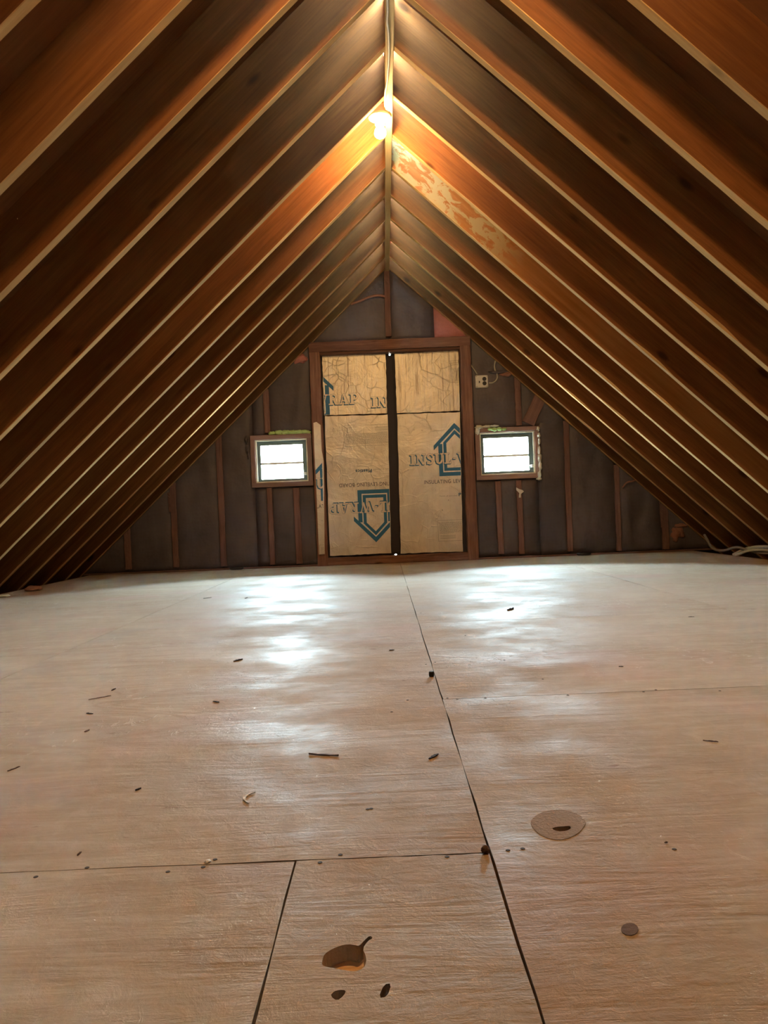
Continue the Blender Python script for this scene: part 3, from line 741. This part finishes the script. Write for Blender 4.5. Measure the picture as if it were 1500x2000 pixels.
# ------------------------------------------------------------------ windows
def window(name, R_, side):
    x0, x1, z0, z1 = R_; root = setp(empty(name, ((x0+x1)/2, WY, z0)), kind='structure')
    loc = Vector(root.location)
    def add(nm, bx, mat, par=root, smooth=False):
        bm = bmesh.new()
        for b in bx: box(bm, *b)
        o = mesh_obj(nm, bm, M[mat], None); o.parent = par
        o.matrix_parent_inverse = Matrix.Translation(-loc); return o
    fw = .040; ya, yb = WY-.012, WY+.088
    for p0, p1 in (((x0, yb, z0+fw/2), (x1, yb, z0+fw/2)), ((x0, yb, z1-fw/2), (x1, yb, z1-fw/2)), ((x0+fw/2, yb, z0+fw), (x0+fw/2, yb, z1-fw)), ((x1-fw/2, yb, z0+fw), (x1-fw/2, yb, z1-fw))):
        o = lumber('window_frame', p0, p1, fw, yb-ya, M['casing'], None, int(p0[0]*100)+int(p1[2]*77), .0012, 8); o.parent = root; o.matrix_parent_inverse = Matrix.Translation(-loc)
    a0, a1, c0, c1 = x0+fw, x1-fw, z0+fw, z1-fw; t = .010
    add('window_liner', [(a0, a0+t, WY+.004, WY+.1, c0, c1), (a1-t, a1, WY+.004, WY+.1, c0, c1), (a0+t, a1-t, WY+.004, WY+.1, c0, c0+t), (a0+t, a1-t, WY+.004, WY+.1, c1-t, c1)], 'cream')
    a0 += t; a1 -= t; c0 += t; c1 -= t; s_ = .034; y0, y1 = WY+.045, WY+.085
    sash = add('sash', [(a0, a0+s_*.85, y0, y1, c0, c1), (a1-s_*1.1, a1, y0, y1, c0, c1), (a0+s_*.85, a1-s_*1.1, y0, y1, c0, c0+s_*.65), (a0+s_*.85, a1-s_*1.1, y0, y1, c1-s_*1.05, c1)], 'sash')
    g0, g1, h0, h1 = a0+s_*.85, a1-s_*1.1, c0+s_*.65, c1-s_*1.05; hm = h0+(h1-h0)*.46
    add('meeting_rail', [(g0, g1, y0+.006, y1-.004, hm-.010, hm+.010)], 'sashlight')
    for u0, u1 in ((h0, hm-.010), (hm+.010, h1)):
        add('window_pane', [(g0, g1, y1-.014, y1-.011, u0, u1)], 'glass')
    # latch lever low on the right
    o = tube('window_latch', [(a1-.045, WY+.03, c0+.065), (a1-.03, WY+.0, c0+.058), (a1-.012, WY-.008, c0+.056)], .0045, M['white'], root); o.matrix_parent_inverse = Matrix.Translation(-loc)
    bm = bmesh.new(); box(bm, a1-.024, a1-.006, WY+.005, WY+.046, c0+.045, c0+.068); o = mesh_obj('latch_base', bm, M['white']); o.parent = root; o.matrix_parent_inverse = Matrix.Translation(-loc)
    portal(g0, g1, h0, h1, y1+.02)
    return root
wl = window('window_1', WINL, -1); wr = window('window_2', WINR, 1)
# torn foam and paper around the windows
def lumps(name, specs, mat, label, cat, group=None, Y=WY-.015, seed=0, ry=.016, par=None):
    bm = bmesh.new()
    for i, (x, y, rx, rz) in enumerate(specs): lump(bm, at(x, y, Y), rx*MPX, ry, rz*MPX, seed+i, 3, .45, 3.0)
    o = mesh_obj(name, bm, M[mat], None, True)
    if par: o.parent = par; o.matrix_parent_inverse = Matrix.Translation(-Vector(par.location))
    else: tag(o, label, cat, group)
    return o
lumps('foam_strip', [(532,846,8,3.5),(545,845,10,4.5),(558,844.5,10,4.5),(571,844,10,4),(583,844,9,4),(595,843,8,4),(603,845,4,3)], 'green', None, None, seed=3, par=wl, Y=WY+.002)
lumps('foam_bead', [(936,834,8,4),(932,842,4,8),(950,833,9,2.5),(965,832,9,2.5)], 'foam', None, None, seed=13, par=wr)
lumps('foam_strip', [(958,838,5,3),(966,839,6,3.5),(975,838,6,3.5),(984,838,5,2.5)], 'green', None, None, seed=17, par=wr)
lumps('foam_bead', [(1051,838,3,4),(1052,850,3,5),(1053,862,2.5,6),(1053,880,3,9),(1054,895,3.5,10),(1055,910,3.5,9),(1054,926,3.5,7),(1053,935,5,3)], 'foam', None, None, seed=33, par=wr, ry=.02)
lumps('foam_bead', [(481,858,3,7),(483,875,2.5,9),(485,890,2,6)], 'kraft', None, None, seed=43, par=wl)

# ------------------------------------------------------------------ lamps
def lamp(x, y, z, label, bulb='bulb'):
    root = tag(empty('ceiling_lamp', (x, y, z)), label, 'lamp', None)
    bm = bmesh.new(); box(bm, -.05, .05, -.05, .05, .0, .038); mesh_obj('mounting_box', bm, M['steel'], root)
    bm = bmesh.new(); lathe(bm, [(.045,.0),(.058,-.001),(.0605,-.006),(.058,-.012),(.046,-.019),(.030,-.026),(.026,-.032),(.0255,-.048),(.022,-.050)], 40); mesh_obj('lampholder', bm, M['porcelain'], root, True)
    bm = bmesh.new(); lathe(bm, [(.0005,-.118),(.012,-.1165),(.022,-.111),(.029,-.101),(.0305,-.089),(.028,-.077),(.021,-.065),(.0145,-.056),(.013,-.0495)], 28); mesh_obj('bulb', bm, M[bulb], root, True)
    return root
LY = 4.05
lp = at(741, 218, LY)
lamp(lp.x, LY, RBZ-.012-.0005, 'bare round bulb in a white porcelain holder on the ridge board, the one in view')
lamp(lp.x, 1.72, RBZ-.012-.0005, 'bare bulb on the ridge board nearer the viewer, above the picture', 'rearbulb')
# cable stapled along the ridge
zc = RBZ-.012-.006
def rc(x, y):      # pixel on the underside of the ridge board
    dx = x-VPX; dy = VPY-y; c, s = math.cos(ROLL), math.sin(ROLL); Zp = -dx*s+dy*c; Y = (zc-CAM_H)*F_PX/Zp
    return Vector(((dx*c+dy*s)*Y/F_PX, Y, zc))
pts = [Vector((RX-.010, 1.79, zc)), Vector((RX-.012, 2.4, zc))]+[rc(x, y) for x, y in ((756.5,0),(757,20),(756,40),(758.5,62),(759.5,90),(759,118),(757.5,140),(756,160),(753,178))]+[Vector((lp.x+.03, LY-.05, RBZ+.008))]
o = tube('ridge_cable', pts, .0058, M['cable']); tag(o, 'cream electric cable running under the ridge board to the bulb holder', 'cable')

# outlet box with its conduit
ob = tag(empty('outlet_box', at(941, 745, WY-.01)), 'square metal junction box with two black outlets right of the foil door', 'outlet')
bm = bmesh.new(); h = 12.2*MPX; box(bm, -h, h, .0, .05, -h, h); bmesh.ops.bevel(bm, geom=bm.edges[:], offset=.004, segments=2, affect='EDGES'); mesh_obj('box_body', bm, M['steel'], ob)
bm = bmesh.new(); h2 = 11*MPX; c_ = .013
poly_slab(bm, [(-h2+c_,-h2),(h2-c_,-h2),(h2-c_,-h2+c_*.5),(h2,-h2+c_),(h2,h2-c_),(h2-c_,h2),(-h2+c_,h2),(-h2,h2-c_),(-h2,-h2+c_)], [], .004, 'y', -.0042); mesh_obj('cover_plate', bm, M['white'], ob)
for zz in (.020, -.018):
    bm = bmesh.new(); lathe(bm, [(.016,-.0095),(.0175,-.009),(.0175,-.0043)], 20, 'y', (.022, 0, zz)); mesh_obj('outlet', bm, M['black'], ob)
bm = bmesh.new(); box(bm, -.026, -.017, -.011, -.0043, -.012, .003); mesh_obj('switch', bm, M['black'], ob)
for a in (-1, 1):
    for b in (-1, 1):
        bm = bmesh.new(); lathe(bm, [(.003,-.009),(.005,-.008),(.0055,-.0005)], 10, 'y', (a*.045, 0, b*.045)); mesh_obj('screw', bm, M['steel'], ob)
o = tube('box_cable', [at(955,748,WY+.01), at(963,747,WY), at(970,741,WY-.005), at(971,732,WY-.005), at(967,723,WY-.005), at(966,712,WY-.003), at(969,703,WY+.0), at(974,697,WY+.01), at(982,693,WY+.02)], .0062, M['cable']); tag(o, 'cream cable curling up from the right of the junction box to the rafters', 'cable')
o = tube('box_cable', [at(932,731,WY+.0), at(927,723,WY-.0), at(922,716,WY-.005), at(917,708,WY+.015)], .0055, M['cable']); tag(o, 'short cable from the junction box up behind the door frame', 'cable')

# white scrap stuck to the stud below the right window
bm = bmesh.new(); p0 = at(1018, 957, WY-.01)
for pts in ([(1008,952),(1013,955),(1020,957),(1023,960),(1017,965),(1017,972),(1013,972),(1014,963),(1008,957)],):
    poly_slab(bm, [(at(x,y,WY).x, at(x,y,WY).z) for x, y in pts], [], .004, 'y', WY-.008)
tag(mesh_obj('paper_scrap', bm, M['paper']), 'torn white scrap hanging from the stud under the right window', 'scrap')

# ------------------------------------------------------------------ small things on the floor
# cables at the right eave
Yc = 5.75
def fl(x, y, Y, dz=0): p = at(x, y, Y); p.z = max(p.z, .0); p.z += dz; return p
o = tube('floor_cable', [at(1376,1045,6.45), at(1382,1056,6.35), at(1388,1067,6.28), at(1396,1073,6.2), at(1408,1075.5,6.1), at(1420,1074,6.0), at(1432,1070,5.9), at(1444,1069.5,5.8), at(1462,1075,5.7), at(1480,1079,5.6), at(1502,1081,5.5), at(1530,1084,5.35)], .0105, M['cablegrey']); tag(o, 'thin grey cable looping down to the floor edge at the right eave', 'cable')
o = tube('floor_cable', [at(1432,1084,5.86), at(1440,1080,5.84), at(1452,1074,5.78), at(1470,1069.5,5.7), at(1485,1068,5.62), at(1505,1068.5,5.55), at(1535,1072,5.4)], .0125, M['cable']); tag(o, 'upper of the thick cream cables at the right eave', 'cable')
o = tube('floor_cable', [at(1436,1085,5.78), at(1448,1080,5.74), at(1462,1075.5,5.66), at(1478,1074,5.58), at(1505,1075.5,5.48), at(1535,1079,5.35)], .0115, M['cable']); tag(o, 'lower of the thick cream cables at the right eave', 'cable')
# insulation lumps at the left eave
def floorlump(name, x, y, rx, rz, ry, mat, seed, label, cat, z=0.0):
    p = onfloor(x, y, z); k = p.y/F_PX; bm = bmesh.new(); lump(bm, (0,0,0), rx*k, ry, rz*k, seed, 3, .4, 2.6)
    mz = min(v.co.z for v in bm.verts)
    o = mesh_obj(name, bm, M[mat], None, True); o.location = (p.x, p.y, z-mz-.001); return tag(o, label, cat)
floorlump('insulation_tuft', 65, 1154, 15, 5.5, .05, 'dustpink', 3, 'dusty pink insulation tuft at the left floor edge', 'insulation')
floorlump('paper_scrap', 4, 1166, 14, 2.4, .04, 'foam', 5, 'white scrap lying at the far left floor edge', 'scrap')
# flat black trays by the gable studs
for (x, y, wpx, lab) in ((477,1107,13,'flat black tray on the floor below the left window'), (1118,1080,13,'flat black tray at the foot of a stud right of the right window')):
    p = onfloor(x, y); k = p.y/F_PX; o = tag(empty('black_tray', (p.x, min(p.y, WY-.05), 0)), lab, 'tray')
    bm = bmesh.new(); lathe(bm, [(wpx*k*.8,.0),(wpx*k,.006),(wpx*k*1.04,.022),(wpx*k*.98,.022),(wpx*k*.92,.008)], 28)
    for v in bm.verts: v.co.y *= .5
    mesh_obj('tray_dish', bm, M['black'], o, True)
def chip(x, y, lpx, wpx, ang, mat, label, name='wood_chip', hgt=.0018, seed=0, bend=0.0):
    """sliver lying on the floor: length and width as seen, in photo pixels"""
    p = onfloor(x, y); a = onfloor(x-lpx/2, y+ang/2); b = onfloor(x+lpx/2, y-ang/2); d = (b-a); Ln = d.length; d.normalize(); n_ = Vector((-d.y, d.x, 0))
    wd = min(wpx*p.y/F_PX*1.7, Ln*.6); rnd = random.Random(seed+int(x)); bm = bmesh.new(); N = 7; top, bot = [], []
    for i in range(N+1):
        t = i/N; wv = wd/2*(math.sin(PI*min(max(t, .04), .96))**.5)*rnd.uniform(.7, 1.1); cc = d*(t-.5)*Ln+n_*bend*Ln*(4*t*(1-t)-.5)
        for lst, h_ in ((bot, 0.0), (top, hgt*rnd.uniform(.6, 1.2))):
            lst.append((bm.verts.new(cc+n_*wv+Vector((0,0,h_))), bm.verts.new(cc-n_*wv+Vector((0,0,h_)))))
    for i in range(N):
        bm.faces.new((top[i][0], top[i+1][0], top[i+1][1], top[i][1])); bm.faces.new((bot[i][0], bot[i][1], bot[i+1][1], bot[i+1][0]))
        for s_ in (0, 1): bm.faces.new((top[i][s_], top[i+1][s_], bot[i+1][s_], bot[i][s_]))
    for i in (0, N): bm.faces.new((top[i][0], top[i][1], bot[i][1], bot[i][0]))
    o = mesh_obj(name, bm, M[mat]); o.location = (p.x, p.y, .0); return tag(o, label, 'wood chip' if mat != 'paper' else 'scrap')
chip(632,1475,58,3.2,-3,'chipbrown','long brown bark sliver left of the central floor joint',hgt=.0025)
chip(847,1478,18,4,10,'chip','dark wood chip close left of the central floor joint')
chip(465,1290,17,4,4,'chip','black bark chip alone on the left of the floor',hgt=.003)
chip(997,1191,12,3.5,3,'chip','black curled chip on the shiny floor right of the joint',hgt=.007)
chip(1388,1448,30,1.8,-3,'chipbrown','thin brown splinter near the right edge of the picture')
chip(765,1270,10,2,1,'chip','tiny dark chip just left of the joint, beyond mid-floor')
chip(222,1347,8,3,4,'chip','small dark chip on the left, nearer than the black bark chip')
chip(175,1394,13,2.2,-1,'chip','small dark sliver farthest left of the scattered pair')
chip(170,1428,9,3.5,4,'chipbrown','brown crumb on the left part of the floor')
chip(270,1542,11,3,4,'chip','small dark chip on bare plywood at lower left')
chip(195,1363,44,1.2,8,'chipbrown','very thin long splinter on the left part of the floor')
chip(27,1502,24,2,9,'chipbrown','brown splinter at the left edge of the picture')
chip(155,1668,8,2.2,7,'chipbrown','brown crumb just above the left cross joint')
chip(422,1371,12,1.8,-2,'chip','short dark splinter left of centre')
chip(405,1168,16,1.2,2,'chip','faint dark splinter on the pale floor toward the left window')
chip(481,1168,5,2,2,'chip','tiny dark crumb on the pale floor toward the left window')
chip(485,1559,12,3,22,'paper','curved white paint flake on the lower left plywood',bend=.25)
chip(1350,1205,12,1.2,0,'chip','thin dark sliver on the pale floor at far right')
chip(1213,1302,9,1.6,0,'chip','dark crumb right of centre above the cross joint')
chip(1301,1646,6,1.6,1,'chipbrown','tiny brown crumb on the lower right plywood')
# broken knot and pale pebble at the joints
p = onfloor(843, 1321); bm = bmesh.new(); 
lathe(bm, [(.003,.0),(.0055,.0),(.0062,.003),(.0062,.012),(.0045,.0135)], 18)
for v in bm.verts: v.co.x *= 1.15
o = mesh_obj('rubber_plug', bm, M['black']); o.location = (p.x, p.y, 0); tag(o, 'small black plug beside the long central floor joint', 'plug')
floorlump('debris_pebble', 948, 1664, 8.5, 6.5, .006, 'knotring', 11, 'grey brown crumb where the floor joints cross', 'debris')
floorlump('paint_flake', 406, 1683, 6, 2.5, .004, 'paper', 13, 'white flake beside the left cross joint', 'scrap')
